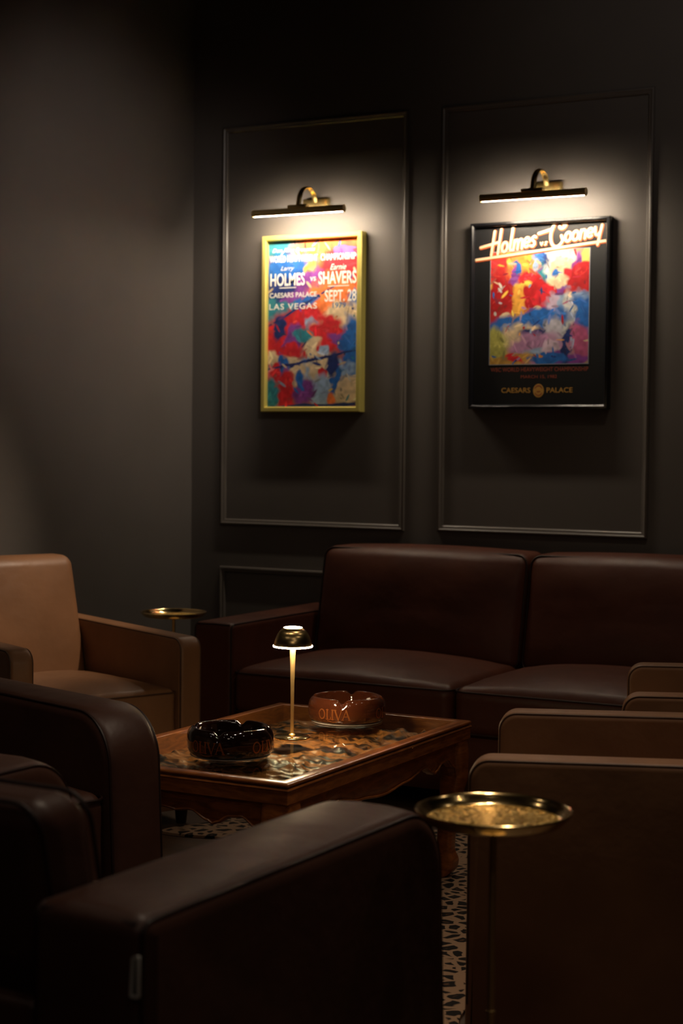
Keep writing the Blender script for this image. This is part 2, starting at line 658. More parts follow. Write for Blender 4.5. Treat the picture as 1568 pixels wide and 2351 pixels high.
def cushion(hx, hy, hz, r, crown=0.015, amp=0.002, n=14, top_only=True, seed=0.0, axis=2):
    wr = wrinkle(amp, 8, seed)

    def sh(x, y, z):
        a = [x / hx, y / hy, z / hz]
        o = [i for i in range(3) if i != axis]
        k = max(0, 1 - abs(a[o[0]]) ** 2.4) * max(0, 1 - abs(a[o[1]]) ** 3)
        p = [x, y, z]
        p[axis] += crown * k * (1 if a[axis] > 0 else -0.3) * min(1, abs(a[axis]) * 1.2)
        d = wr(x, y, z)
        nrm = Vector(a)
        nrm = nrm.normalized() if nrm.length > 0 else nrm
        return (p[0] + nrm.x * d, p[1] + nrm.y * d, p[2] + nrm.z * d)
    return softbox(hx, hy, hz, r, 5, n, sh)


def rounded_rect_path(ha, hb, r, seg=5):
    return round_poly([(-ha, -hb, r), (ha, -hb, r), (ha, hb, r), (-ha, hb, r)], seg)


def arm_part(parent, side, W, aw, prof, er, lm, pm, pr, x_in=None, bulge=0.0, across=None):
    """one arm: slab + piping tubes along both rims"""
    x1 = side * W / 2
    x0 = x1 - side * aw
    a, b = min(x0, x1), max(x0, x1)
    P = densify(prof, 0.05)
    o = Mesh().add(slab(P, a, b, er, 5, bulge)).out('arm', lm, parent, 50)
    mp = Mesh()
    k = er * (1 - cos(pi / 4))
    Q = offset_poly(P, k)
    zmin = min(p[1] for p in Q)
    Q2 = [p for p in Q if p[1] > zmin + 0.012]
    # start the open path after the bottom edge
    i0 = max(range(len(Q)), key=lambda i: (Q[i - 1][1] <= zmin + 0.012) and (Q[i][1] > zmin + 0.012))
    ring = [Q[(i0 + j) % len(Q)] for j in range(len(Q))]
    ring = [p for p in ring if p[1] > zmin + 0.012]
    for x in (a + k, b - k):
        mp.add(tube([(x, p[0], p[1]) for p in ring], pr, 6))
    if across:
        mp.add(tube([(a + er * 0.6, across[0], across[1]), ((a + b) / 2, across[0] - 0.001, across[1] + 0.002), (b - er * 0.6, across[0], across[1])], pr, 6))
    mp.out('piping', pm, o, 60)
    return o


def make_square_chair(name, label, group):
    """slim-armed armchair; origin on the floor at the middle of the front, facing +y"""
    t = thing(name, label, 'armchair', group=group)
    W, aw, D, AH = 0.70, 0.085, 0.84, 0.62
    lm, pm = M['tan_leather'], M['tan_piping']
    prof = round_poly([(-D, 0.05, 0.02), (0, 0.05, 0.012), (0, AH, 0.045), (-D, AH + 0.012, 0.03)], 8)
    for s in (-1, 1):
        arm_part(t, s, W, aw, prof, 0.016, lm, pm, 0.0028)
    iw = W / 2 - aw - 0.002
    # seat cushion
    sy0, sy1, sz0, sz1 = -0.60, -0.015, 0.27, 0.452
    hx, hy, hz = iw, (sy1 - sy0) / 2, (sz1 - sz0) / 2
    c = Mesh().add(cushion(hx, hy, hz, 0.025, 0.030, 0.003, 16, seed=2), (0, (sy0 + sy1) / 2, (sz0 + sz1) / 2)).out('seat_cushion', lm, t, 60)
    pp = [(x, y + (sy0 + sy1) / 2, sz1 - 0.010) for x, y in rounded_rect_path(hx + 0.001, hy + 0.001, 0.025)]
    Mesh().add(tube(pp, 0.003, 6, True)).out('piping', pm, c, 60)
    # front rail under the seat and base
    Mesh().add(box(-iw, iw, -0.78, -0.03, 0.05, 0.265)).out('base', lm, t, 30)
    # backrest, leaning back
    bh = 0.30
    wr = wrinkle(0.002, 7, 5)

    def sh(x, y, z):
        k = (z + bh) / (2 * bh)
        y2 = y + 0.018 * (1 - (x / iw) ** 2) * (1 if y > 0 else 0) * sin(pi * min(1, max(0, k)))
        return (x * (1.02 - 0.05 * k), y2 - 0.10 * k - 0.03 * k * k + wr(x, y, z), z)
    Mesh().add(softbox(iw, 0.065, bh, 0.038, 6, 14, sh), (0, -0.625, 0.555)).out('backrest', lm, t, 60)
    # outer back panel closing the frame
    Mesh().add(softbox(iw + 0.002, 0.018, 0.26, 0.012, 3, 3), (0, -0.815, 0.33)).out('back_panel', lm, t, 40)
    for sx in (-1, 1):
        for y in (-0.05, -0.79):
            Mesh().add(lathe([(0, 0), (0.017, 0), (0.022, 0.05), (0, 0.05)], 16), (sx * (W / 2 - 0.045), y, 0)).out('leg', M['dark_wood'], t, 40)
    return t


def make_club_chair(name, label, group, D=0.92, seat=0.46, aw=0.192):
    t = thing(name, label, 'armchair', group=group)
    W, AH = 1.0, 0.645
    lm, pm = M['dark_leather'], M['dark_piping']
    prof = round_poly([(-D, 0.05, 0.02), (0.03, 0.05, 0.02), (-0.005, AH, 0.13), (-D, AH, 0.028)], 10)
    for s in (-1, 1):
        a = arm_part(t, s, W, aw, prof, 0.030, lm, pm, 0.0036, bulge=0.004, across=(-D + 0.010, AH - 0.010))
    iw = W / 2 - aw - 0.002
    sy0, sy1, sz0, sz1 = -(D - 0.24), 0.0, 0.22, seat
    hx, hy, hz = iw, (sy1 - sy0) / 2, (sz1 - sz0) / 2
    c = Mesh().add(cushion(hx, hy, hz, 0.035, 0.025, 0.003, 16, seed=8), (0, (sy0 + sy1) / 2, (sz0 + sz1) / 2)).out('seat_cushion', lm, t, 60)
    pp = [(x, y + (sy0 + sy1) / 2, sz1 - 0.013) for x, y in rounded_rect_path(hx + 0.001, hy + 0.001, 0.035)]
    Mesh().add(tube(pp, 0.0035, 6, True)).out('piping', pm, c, 60)
    Mesh().add(box(-iw, iw, -(D - 0.06), -0.02, 0.05, 0.215)).out('base', lm, t, 30)
    bh, by, bz, bt = 0.255, -(D - 0.195), 0.512, 0.062
    wr = wrinkle(0.003, 6, 3)

    def lean(k):
        return -0.115 * k

    def sh(x, y, z):
        k = (z + bh) / (2 * bh)
        return (x, y + lean(k) + wr(x, y, z), z)
    b = Mesh().add(softbox(iw, bt, bh, 0.045, 6, 14, sh), (0, by, bz)).out('backrest', lm, t, 60)
    mp = Mesh()
    for yy in (-bt + 0.012, bt - 0.012):
        path = round_poly([(-iw + 0.004, -bh, 0), (iw - 0.004, -bh, 0), (iw - 0.004, bh - 0.004, 0.045), (-iw + 0.004, bh - 0.004, 0.045)], 8)[2:] 
        pts = [(x, by + yy + lean((z + bh) / (2 * bh)) + (-0.002 if yy < 0 else 0.002), bz + z) for x, z in [(iw - 0.004, -bh * 0.9)] + path + [(-iw + 0.004, -bh * 0.9)]]
        mp.add(tube(pts, 0.0036, 6))
    mp.out('piping', pm, b, 60)
    Mesh().add(softbox(iw + 0.002, 0.018, 0.225, 0.014, 3, 3), (0, -(D - 0.032), 0.275)).out('back_panel', lm, t, 40)
    for sx in (-1, 1):
        for y in (-0.05, -(D - 0.06)):
            Mesh().add(lathe([(0, 0), (0.02, 0), (0.026, 0.05), (0, 0.05)], 16), (sx * (W / 2 - 0.07), y, 0)).out('leg', M['dark_wood'], t, 40)
    return t


def place_chair(t, corner, facing_deg, W, side):
    """corner: world xy of the outer front corner on `side` (+1 = chair's +x); facing measured from +y, ccw"""
    a = R(facing_deg)
    lx = Vector((cos(a), sin(a)))
    c = Vector(corner) - lx * (side * W / 2)
    t.location = (c.x, c.y, 0)
    t.rotation_euler = (0, 0, a)


G1 = 'tan leather armchairs round the table'
tan = make_square_chair('armchair', 'tan leather armchair beside the left wall with a bright lit backrest', G1)
# facing (+.91,-.42): the chair's far arm is its left (-x) side... facing angle from +y is clockwise
place_chair(tan, (-2.968, 4.60), -113.5, 0.70, -1)
rn = copy_tree(tan)
rn['label'] = 'brown leather armchair on the right directly behind the nearer brass tray table'
place_chair(rn, (-1.348, 3.085), 107, 0.70, -1)
rf = copy_tree(tan)
rf['label'] = 'brown leather armchair at the right edge close in front of the sofa'
place_chair(rf, (-1.362, 4.10), 107, 0.70, -1)

G2 = 'dark brown club armchairs'
near = make_club_chair('armchair', 'dark brown leather armchair in the foreground seen from behind, steel tab on its rear corner', G2, 0.865, 0.405)
place_chair(near, (-1.172, 2.595), -2.0, 1.0, 1)
lft = make_club_chair('armchair', 'dark brown leather armchair at the left edge with a big rounded arm before the table', G2, 0.92, 0.465, 0.155)
place_chair(lft, (-2.16, 3.185), -108, 1.0, -1)


# steel tab, only on the near chair's rear corner
def steel_tab(parent):
    m_ = Mesh()
    P = round_poly([(-0.0075, -0.028, 0.003), (0.0075, -0.028, 0.003), (0.0075, 0.028, 0.003), (-0.004, 0.025, 0.004)], 4)
    Q = offset_poly(P, 0.0032)
    n = len(P)
    V = [(x, 0, z) for x, z in P] + [(x, -0.004, z) for x, z in P] + [(x, -0.004, z) for x, z in Q] + [(x, 0, z) for x, z in Q]
    F = []
    for k in range(3):
        for i in range(n):
            j = (i + 1) % n
            F.append((k * n + i, k * n + j, (k + 1) * n + j, (k + 1) * n + i))
    m_.add((V, F))
    o = m_.out('steel_tab', M['steel'], parent, 40)
    o['label'] = 'pale steel tab with a dark slot'
    m2 = Mesh()
    m2.add(([(x, -0.001, z) for x, z in Q], [tuple(range(n))]))
    s = m2.out('slot', M['black'], o, None)
    o.location = (0.5 - 0.011, -0.8655, 0.572)
    return o


steel_tab(near)


# ------------------------------------------------------------------ sofa
def make_sofa():
    t = thing('sofa', 'long dark oxblood leather sofa with loose cushions against the panelled wall', 'sofa', (-2.317, 5.16, 0))
    lm, pm = M['sofa_leather'], M['sofa_piping']
    W, aw, D, AH = 2.106, 0.168, 0.93, 0.60
    prof = round_poly([(0, 0.06, 0.015), (D, 0.06, 0.015), (D, AH, 0.03), (0, AH, 0.03)], 6)
    for s in (-1, 1):
        arm_part(t, s, W, aw, prof, 0.022, lm, pm, 0.0036, bulge=0.002, across=(0.008, AH - 0.008))
    iw = W / 2 - aw
    cw = iw - 0.001
    Mesh().add(box(-iw, iw, 0.035, D - 0.02, 0.07, 0.262)).out('base', lm, t, 30)
    Mesh().add(softbox(iw, 0.055, 0.30, 0.03, 4, 6), (0, D - 0.06, 0.40)).out('back_frame', lm, t, 50)
    for k, xc in enumerate((-iw / 2, iw / 2)):
        hx, hy, hz = iw / 2 - 0.002, 0.345, 0.085
        c = Mesh().add(cushion(hx, hy, hz, 0.040, 0.052, 0.003, 20, seed=11 + 7 * k), (xc, 0.345, 0.350)).out('seat_cushion', lm, t, 60)
        for zz in (0.350 + hz - 0.014, 0.350 - hz + 0.014):
            pp = [(x + xc, y + 0.345, zz) for x, y in rounded_rect_path(hx - 0.001, hy + 0.001, 0.04)]
            Mesh().add(tube(pp, 0.0035, 6, True)).out('piping', pm, c, 60)
        bx, bt, bh = iw / 2 - 0.002, 0.105, 0.218
        wr = wrinkle(0.004, 5, 20 + 9 * k)

        def sh(x, y, z):
            q = (z + bh) / (2 * bh)
            e = max(0, 1 - (x / bx) ** 4) * max(0, 1 - (z / bh) ** 4)
            y2 = y + (0.045 * e * (-1 if y < 0 else 0.1)) + 0.09 * q + 0.045 + wr(x, y, z)
            return (x, y2, z + 0.012 * (1 - (x / bx) ** 2) * (1 if z > 0 else 0))
        b = Mesh().add(softbox(bx, bt, bh, 0.042, 6, 18, sh), (xc, 0.66, 0.635)).out('back_cushion', lm, t, 60)
        path = [(x, z) for x, z in rounded_rect_path(bx - 0.006, bh - 0.006, 0.038, 6)]
        pts = [(xc + x, 0.66 + sh(x, -bt + 0.016, z)[1] - 0.004, 0.635 + sh(x, 0, z)[2]) for x, z in path]
        Mesh().add(tube(pts, 0.0035, 6, True)).out('piping', pm, b, 60)
    for sx in (-1, 1):
        for y in (0.06, D - 0.06):
            Mesh().add(box(sx * (W / 2 - 0.07) - 0.03, sx * (W / 2 - 0.07) + 0.03, y - 0.03, y + 0.03, 0, 0.07)).out('leg', M['dark_wood'], t, 30)
    return t


make_sofa()


# ------------------------------------------------------------------ coffee table
TX0, TX1, TY0, TY1, TZ = -2.567, -1.921, 3.350, 4.420, 0.46
TCX, TCY = (TX0 + TX1) / 2, (TY0 + TY1) / 2
TW, TD = TX1 - TX0, TY1 - TY0


def interp(pts, x):
    if x <= pts[0][0]:
        return pts[0][1]
    for (a, b), (c, d) in zip(pts, pts[1:]):
        if x <= c:
            k = (x - a) / (c - a)
            k = k * k * (3 - 2 * k)
            return b + (d - b) * k
    return pts[-1][1]


APR = [(0.05, 0.15), (0.085, 0.075), (0.135, 0.047), (0.17, 0.050), (0.205, 0.068), (0.218, 0.073), (0.231, 0.066), (0.28, 0.045), (0.40, 0.064), (0.53, 0.075)]


def make_table():
    t = thing('coffee_table', 'low carved wooden coffee table under a glass top, middle of the seats', 'table', (TCX, TCY, 0))
    wd = M['table_wood']
    hx, hy = TW / 2, TD / 2
    prof = [(-0.034, 0.452), (-0.033, 0.459), (-0.030, 0.4605), (-0.006, 0.4605), (-0.001, 0.458), (0, 0.455), (-0.001, 0.4515), (-0.006, 0.4500),
            (-0.006, 0.4475), (-0.001, 0.4465), (0.001, 0.443), (-0.002, 0.440), (-0.002, 0.409), (-0.010, 0.406), (-0.034, 0.406)]
    fr = Mesh().add(rect_sweep(-hx, hx, -hy, hy, prof, 'xy')).out('frame', wd, t, 30)
    # aprons with a scalloped lower edge
    for (L, axis, sg) in ((TW, 'x', -1), (TW, 'x', 1), (TD, 'y', -1), (TD, 'y', 1)):
        n = 90
        V, F = [], []
        off = (hy if axis == 'x' else hx) - 0.016
        for i in range(n + 1):
            s = 0.03 + (L - 0.06) * i / n
            d = min(s, L - s)
            zb = 0.408 - interp(APR, d)
            for (o, z, ins) in ((0, 0.408, 0), (0, zb + 0.006, 0), (-0.004, zb, 0), (-0.022, zb, 0), (-0.022, 0.408, 0)):
                a, b = s - L / 2, sg * (off + o)
                V.append((a, b, z) if axis == 'x' else (b, a, z))
        for i in range(n):
            for k in range(5):
                k2 = (k + 1) % 5
                F.append((i * 5 + k, i * 5 + k2, (i + 1) * 5 + k2, (i + 1) * 5 + k))
        F.append((0, 1, 2, 3, 4))
        F.append(tuple(n * 5 + k for k in (4, 3, 2, 1, 0)))
        ap = Mesh().add((V, F)).out('apron', wd, t, 40)
        # carved bead along the scallop
        path = []
        for i in range(n + 1):
            s = 0.06 + (L - 0.12) * i / n
            zb = 0.408 - interp(APR, min(s, L - s)) + 0.005
            a, b = s - L / 2, sg * (off + 0.001)
            path.append((a, b, zb) if axis == 'x' else (b, a, zb))
        Mesh().add(tube(path, 0.0035, 6)).out('bead', wd, ap, 60)
    # cabriole legs
    key = [(0.408, 0.078, 0.0), (0.36, 0.080, 0.003), (0.30, 0.070, 0.006), (0.22, 0.056, 0.0), (0.14, 0.046, -0.008), (0.08, 0.046, -0.010), (0.045, 0.058, -0.006), (0.02, 0.060, -0.010), (0.0, 0.044, -0.022)]
    for sx in (-1, 1):
        for sy in (-1, 1):
            V, F = [], []
            nz = 36
            for i in range(nz + 1):
                z = 0.408 * (1 - i / nz)
                zz = [(-k[0], k[1]) for k in key]
                sz = interp(zz, -z)
                of = interp([(-k[0], k[2]) for k in key], -z)
                c = 0.043 - of
                for a, b in rounded_rect_path(sz / 2, sz / 2, sz * 0.22, 3):
                    V.append((sx * (hx - c) + a, sy * (hy - c) + b, z + 0.0115 if i < nz else 0.0115))
            n = len(V) // (nz + 1)
            V = [(x, y, z * (0.408 / 0.4195)) for x, y, z in V]
            for i in range(nz):
                for k in range(n):
                    F.append((i * n + k, i * n + (k + 1) % n, (i + 1) * n + (k + 1) % n, (i + 1) * n + k))
            F.append(tuple(range(n)))
            F.append(tuple(range(nz * n, (nz + 1) * n)))
            Mesh().add((V, F)).out('leg', wd, t, 40)
    # carved relief panel below the glass
    nx, ny = 170, 280
    ix, iy = hx - 0.034, hy - 0.034
    V, F = [], []
    for j in range(ny + 1):
        for i in range(nx + 1):
            x = -ix + 2 * ix * i / nx
            y = -iy + 2 * iy * j / ny
            ex = min(ix - abs(x), iy - abs(y))
            env = min(1, max(0, (ex - 0.03) / 0.04))
            env = env * env * (3 - 2 * env)
            wv = noise.noise(Vector((x * 4.0, y * 2.8, 1.3))) * 1.4
            q = 0.5 + 0.5 * noise.fractal(Vector((x * 4.2 + 0.25 * wv, y * 6.5 + 0.4 * wv, 3.1)), 0.9, 2.1, 4)
            tq = q * 6.0
            ft = tq - math.floor(tq)
            ter = (math.floor(tq) + min(1.0, max(0.0, (ft - 0.72) / 0.28))) / 6.0      # carved steps
            lines = 0.5 + 0.5 * sin(150 * y + 60 * x + 14 * wv)
            rk = 1 - min(1, 4 * abs(noise.noise(Vector((x * 10 + wv, y * 13, 7.7)))))
            h = 0.85 * ter + 0.28 * rk * q + 0.09 * lines * q
            z = 0.410 + 0.037 * env * min(1.0, h) + 0.0012 * noise.noise(Vector((x * 60, y * 60, 0)))
            V.append((x, y, min(z, 0.4485)))
    for j in range(ny):
        for i in range(nx):
            a = j * (nx + 1) + i
            F.append((a, a + 1, a + nx + 2, a + nx + 1))
    rp = Mesh().add((V, F)).out('relief_panel', M['relief_wood'], t, 180)
    rp['label'] = 'carved wooden relief under the glass'
    g = Mesh().add(box(-hx + 0.0335, hx - 0.0335, -hy + 0.0335, hy - 0.0335, 0.4535, 0.4595)).out('glass_top', M['glass'], t, None)
    g['label'] = 'clear glass sheet set into the frame'
    return t


make_table()
GZ = 0.4598


# ------------------------------------------------------------------ ashtrays
def letter_strokes():
    """O L I V A as (strokes, advance); each stroke (path, width)"""
    def serif(x, y, w_):
        return ([(x - w_, y), (x + w_, y)], 0.07)
    O = [(arc(0.42, 0.5, 0.36, 0.46, 0, 360, 28), 0.13)]
    Lc = [([(0.18, 0.03), (0.18, 0.97)], 0.15), ([(0.05, 0.03), (0.55, 0.03), (0.58, 0.26)], 0.08), serif(0.18, 0.97, 0.13)]
    I = [([(0.14, 0.03), (0.14, 0.97)], 0.15), serif(0.14, 0.97, 0.12), serif(0.14, 0.03, 0.12)]
    Vv = [([(0.08, 0.97), (0.42, 0.03)], 0.15), ([(0.42, 0.03), (0.74, 0.97)], 0.07), serif(0.1, 0.97, 0.11), serif(0.73, 0.97, 0.09)]
    A = [([(0.06, 0.03), (0.40, 0.97)], 0.07), ([(0.40, 0.97), (0.74, 0.03)], 0.15), ([(0.2, 0.36), (0.6, 0.36)], 0.07), serif(0.07, 0.03, 0.09), serif(0.74, 0.03, 0.11)]
    return [(O, 0.9), (Lc, 0.62), (I, 0.32), (Vv, 0.78), (A, 0.85)]


def make_ashtray(name, label, loc, mt, rot, group, word_angles):
    t = thing(name, label, 'ashtray', loc, 0, group)
    prof = [(0, 0.002), (0.090, 0.002), (0.100, 0.003), (0.107, 0.009), (0.1105, 0.02), (0.1115, 0.036), (0.1105, 0.050), (0.107, 0.060), (0.101, 0.067),
            (0.0965, 0.0698), (0.0925, 0.0690), (0.0895, 0.065), (0.0875, 0.055), (0.084, 0.035), (0.077, 0.020), (0.064, 0.015), (0, 0.014)]
    prof = [(a, b * 1.06) for a, b in prof]

    def mod(r, z, th):
        k = 0
        for q in range(4):
            d = (th - rot - q * pi / 2 + pi) % (2 * pi) - pi
            k += math.exp(-(d / 0.10) ** 2)
        if z > 0.040 and r > 0.07:
            z = z - 0.012 * k * min(1, (z - 0.040) / 0.022)
        # slightly squared plan
        r = r * (1 + 0.012 * cos(4 * (th - rot)))
        return r, z
    # finer outline
    P = []
    for a, b in zip(prof, prof[1:]):
        P += [tuple(Vector(a).lerp(Vector(b), q / 2)) for q in range(2)]
    P.append(prof[-1])
    Mesh().add(lathe(P, 128, mod)).out('bowl', mt, t, 180)
    Mesh().add(tube([(0.1015 * cos(2 * pi * k / 64), 0.1015 * sin(2 * pi * k / 64), 0.0022) for k in range(64)], 0.0017, 8, True)).out('foot_ring', M['ash_ring'], t, 60)
    for wa in word_angles:
        mm = Mesh()
        lay = 0.0
        H = 0.029
        tot = sum(a for _, a in letter_strokes()) * H
        x = -tot / 2
        for strokes, adv in letter_strokes():
            for path, wd in strokes:
                dense = []
                for a, b in zip(path, path[1:]):
                    dense += [tuple(Vector(a).lerp(Vector(b), q / 4)) for q in range(4)]
                dense.append(path[-1])
                V, F = ribbon(dense, wd)
                W3 = []
                lay += 0.00002
                for q_, (a, b) in enumerate(V):
                    s = x + a * H
                    z = 0.0185 + b * H
                    th = wa + s / 0.1115
                    r0, _ = mod(interp([(0.009, 0.107), (0.02, 0.1105), (0.036, 0.1115), (0.050, 0.1105), (0.06, 0.107)], z), 0.03, th)
                    rr = r0 + 0.0006 + lay - (0.00001 if q_ >= 2 * len(dense) else 0)
                    W3.append((rr * cos(th), rr * sin(th), z))
                mm.add((W3, F))
            x += adv * H
        # flourish under the word
        V, F = ribbon([(-0.6 + 1.2 * q / 12, -0.10 - 0.10 * sin(pi * q / 12)) for q in range(13)], 0.05)
        mm.add(([((0.1112) * cos(wa + a * H / 0.1115), 0.1112 * sin(wa + a * H / 0.1115), 0.0185 + b * H) for a, b in V], F))
        lo = mm.out('lettering', M['ash_letter'], t, None)
        lo['label'] = 'raised copper-coloured capital letters'
    return t


GA = 'big glazed ashtrays on the glass'
vd = math.atan2(-0.882, 0.47)          # side of the bowls that looks to the seats in front
make_ashtray('ashtray', 'nearly black glazed round ashtray on the glass near the table front', (-2.238, 3.605, GZ), M['ash_dark'], R(14), GA, (vd - 0.51, vd + 1.05))
make_ashtray('ashtray', 'chestnut brown glazed round ashtray on the glass behind the small lamp', (-2.228, 4.225, GZ), M['ash_red'], R(20), GA, (vd - 0.36, vd + 1.29))


# ------------------------------------------------------------------ table lamp
def make_lamp():
    t = thing('table_lamp', 'small lit brass table lamp with dome shade on the glass tabletop', 'lamp', (-2.222, 3.895, GZ))
    Mesh().add(lathe([(0, 0), (0.048, 0), (0.0495, 0.002), (0.049, 0.0045), (0.046, 0.0062), (0.012, 0.0085), (0, 0.0085)], 64)).out('base', M['gold_pol'], t, 40)
    Mesh().add(lathe([(0, 0.007), (0.009, 0.007), (0.0085, 0.010), (0.0046, 0.013), (0.0044, 0.06), (0.0050, 0.14), (0.0064, 0.20), (0.0082, 0.246), (0, 0.246)], 32)).out('stem', M['brass_satin'], t, 40)
    sh = Mesh().add(lathe([(0.0500, 0.2525), (0.0520, 0.2525), (0.0512, 0.258), (0.0490, 0.267), (0.0455, 0.2765), (0.0405, 0.286), (0.0345, 0.2935), (0.0285, 0.2985), (0.0245, 0.3005), (0.0240, 0.299),
                           (0.030, 0.294), (0.038, 0.286), (0.045, 0.274), (0.049, 0.262), (0.0500, 0.2525)], 96)).out('lamp_shade', M['shade_gold'], t, 60)
    dm = Mesh().add(lathe([(0.0, 0.2475), (0.050, 0.2475), (0.0535, 0.2482), (0.0541, 0.250), (0.0539, 0.2524), (0.0, 0.2524)], 64)).out('diffuser', M['lamp_glow'], t, 40)
    dm['label'] = 'glowing white rim under the shade'
    tc_ = Mesh().add(lathe([(0, 0.3025), (0.022, 0.3025), (0.0252, 0.3015), (0.0252, 0.2995), (0, 0.2995)], 48)).out('top_light', M['lamp_glow'], t, 40)
    tc_['label'] = 'glowing white disc on top of the shade'


make_lamp()


# ------------------------------------------------------------------ tray tables
def make_tray_table(name, label, loc, h, group):
    t = thing(name, label, 'side table', loc, 0, group)
    tr = Mesh().add(lathe([(0.112, h - 0.0165), (0.116, h - 0.0150), (0.123, h - 0.0055), (0.1275, h - 0.001), (0.1300, h), (0.1322, h - 0.001), (0.1325, h - 0.003), (0.1300, h - 0.006),
                           (0.122, h - 0.015), (0.117, h - 0.0195), (0.112, h - 0.0205)], 128)).out('tray_rim', M['gold_pol'], t, 40)
    Mesh().add(lathe([(0, h - 0.0168), (0.1135, h - 0.0164), (0.1135, h - 0.0204), (0, h - 0.0204)], 96)).out('tray_plate', M['hammered'], t, 30)
    Mesh().add(lathe([(0, 0.012), (0.0062, 0.012), (0.0062, 0.33), (0.0075, 0.331), (0.0075, 0.337), (0.0062, 0.338), (0.0062, h - 0.034), (0.02, h - 0.0275), (0.03, h - 0.0206), (0, h - 0.0206)], 24)).out('pole', M['brass_satin'], t, 40)
    Mesh().add(lathe([(0, 0), (0.108, 0), (0.11, 0.003), (0.108, 0.007), (0.02, 0.012), (0, 0.012)], 64)).out('base', M['brass_satin'], t, 30)
    return t


GT = 'round brass tray tables'
tt = make_tray_table('side_table', 'round brass tray table on a thin pole in front of the right armchair', (-1.034, 2.474, 0), 0.668, GT)
tt.scale = (0.965, 0.965, 1)
t2 = copy_tree(tt)
t2.location = (-3.49, 5.21, 0)
t2['label'] = 'round brass tray table in the far corner between the tan armchair and sofa'
# the far one is the lower of the pair
t2.scale = (0.95, 0.95, 0.935)


# ------------------------------------------------------------------ picture lights
def make_picture_light(name, label, x, z, rz, tilt, group):
    t = thing(name, label, 'picture light', (x, YB, z), 0, group)
    br = M['brass']
    p = Mesh().add(softbox(0.062, 0.010, 0.019, 0.006, 3, 2), (0, -0.010, 0.046)).out('wall_plate', br, t, 50)
    # two curved arms
    path = [(0, -0.018, 0.046)] + [(0, -0.085 - 0.068 * cos(R(a)), 0.052 + 0.052 * sin(R(a))) for a in range(180, -1, -12)][::-1]
    pts = [(0, -0.019, 0.050), (0, -0.035, 0.078), (0, -0.062, 0.096), (0, -0.095, 0.100), (0, -0.128, 0.088), (0, -0.150, 0.062), (0, -0.160, 0.030), (0, -0.165, 0.012)]
    sm = []
    for i in range(len(pts) - 1):
        p0, p1 = Vector(pts[max(0, i - 1)]), Vector(pts[i])
        p2, p3 = Vector(pts[i + 1]), Vector(pts[min(len(pts) - 1, i + 2)])
        for q in range(5):
            s = q / 5
            sm.append(0.5 * ((2 * p1) + (p2 - p0) * s + (2 * p0 - 5 * p1 + 4 * p2 - p3) * s * s + (3 * p1 - p0 - 3 * p2 + p3) * s ** 3))
    sm.append(Vector(pts[-1]))
    V, F = tube(sm, 0.0062, 10)
    V = [(a * 2.0, b, c) for a, b, c in V]
    Mesh().add((V, F)).out('arm', br, t, 60)
    Mesh().add(softbox(0.045, 0.014, 0.008, 0.005, 3, 2), (0.0, -0.165, 0.012)).out('bracket', br, t, 50)
    # shade: a tube with an open slot that looks down and at the wall
    L, rr = 0.212, 0.0150
    n = 28
    a0, a1 = R(-38), R(218)          # open arc left out around straight down, turned to the wall
    V, F = [], []
    for x_ in (-L, L):
        for rad in (rr, rr - 0.0015):
            for i in range(n + 1):
                a = a0 + (a1 - a0) * i / n + R(30)
                V.append((x_, rad * cos(a), rad * sin(a)))
    k = n + 1
    for i in range(n):
        F += [(i, i + 1, 2 * k + i + 1, 2 * k + i), (k + i, k + i + 1, 3 * k + i + 1, 3 * k + i), (i, i + 1, k + i + 1, k + i), (2 * k + i, 2 * k + i + 1, 3 * k + i + 1, 3 * k + i)]
    for i in (0, n):
        F.append((i, k + i, 3 * k + i, 2 * k + i))
    sh = Mesh().add((V, F)).out('shade', M['tube_brass'], t, 40)
    for s in (-1, 1):
        caps = Mesh()
        D = [(s * L, rr * 1.02 * cos(2 * pi * q / 32), rr * 1.02 * sin(2 * pi * q / 32)) for q in range(32)]
        D2 = [(s * (L + 0.004), y_, z_) for _, y_, z_ in D]
        caps.add((D + D2, [tuple(range(32)), tuple(range(32, 64))] + [(q, (q + 1) % 32, 32 + (q + 1) % 32, 32 + q) for q in range(32)]))
        caps.out('end_cap', M['tube_brass'], sh, 40)
    # glowing strip inside the slot
    V, F = [], []
    b0, b1 = R(222), R(322)
    for x_ in (-L + 0.006, L - 0.006):
        for i in range(13):
            a = b0 + (b1 - b0) * i / 12 + R(30)
            V.append((x_, rr * 0.93 * cos(a), rr * 0.93 * sin(a)))
        V.append((x_, 0, 0))
    for i in range(12):
        F.append((i, i + 1, 14 + i + 1, 14 + i))
    F += [(12, 13, 27, 26), (13, 0, 14, 27), tuple(range(14)), tuple(range(27, 13, -1))]
    df = Mesh().add((V, F)).out('diffuser', M['pic_light'], sh, 60)
    df['label'] = 'glowing white strip'
    sh.location = (0, -0.165, -0.006)
    sh.rotation_euler = (0, R(tilt), R(rz))
    return t


GP = 'brass picture lights on the panelled wall'
make_picture_light('picture_light', 'lit brass picture light above the gold-framed poster', -3.410, 2.226, 0, 0, GP)
make_picture_light('picture_light', 'lit brass picture light above the black-framed poster', -2.378, 2.228, 0, 0, GP)


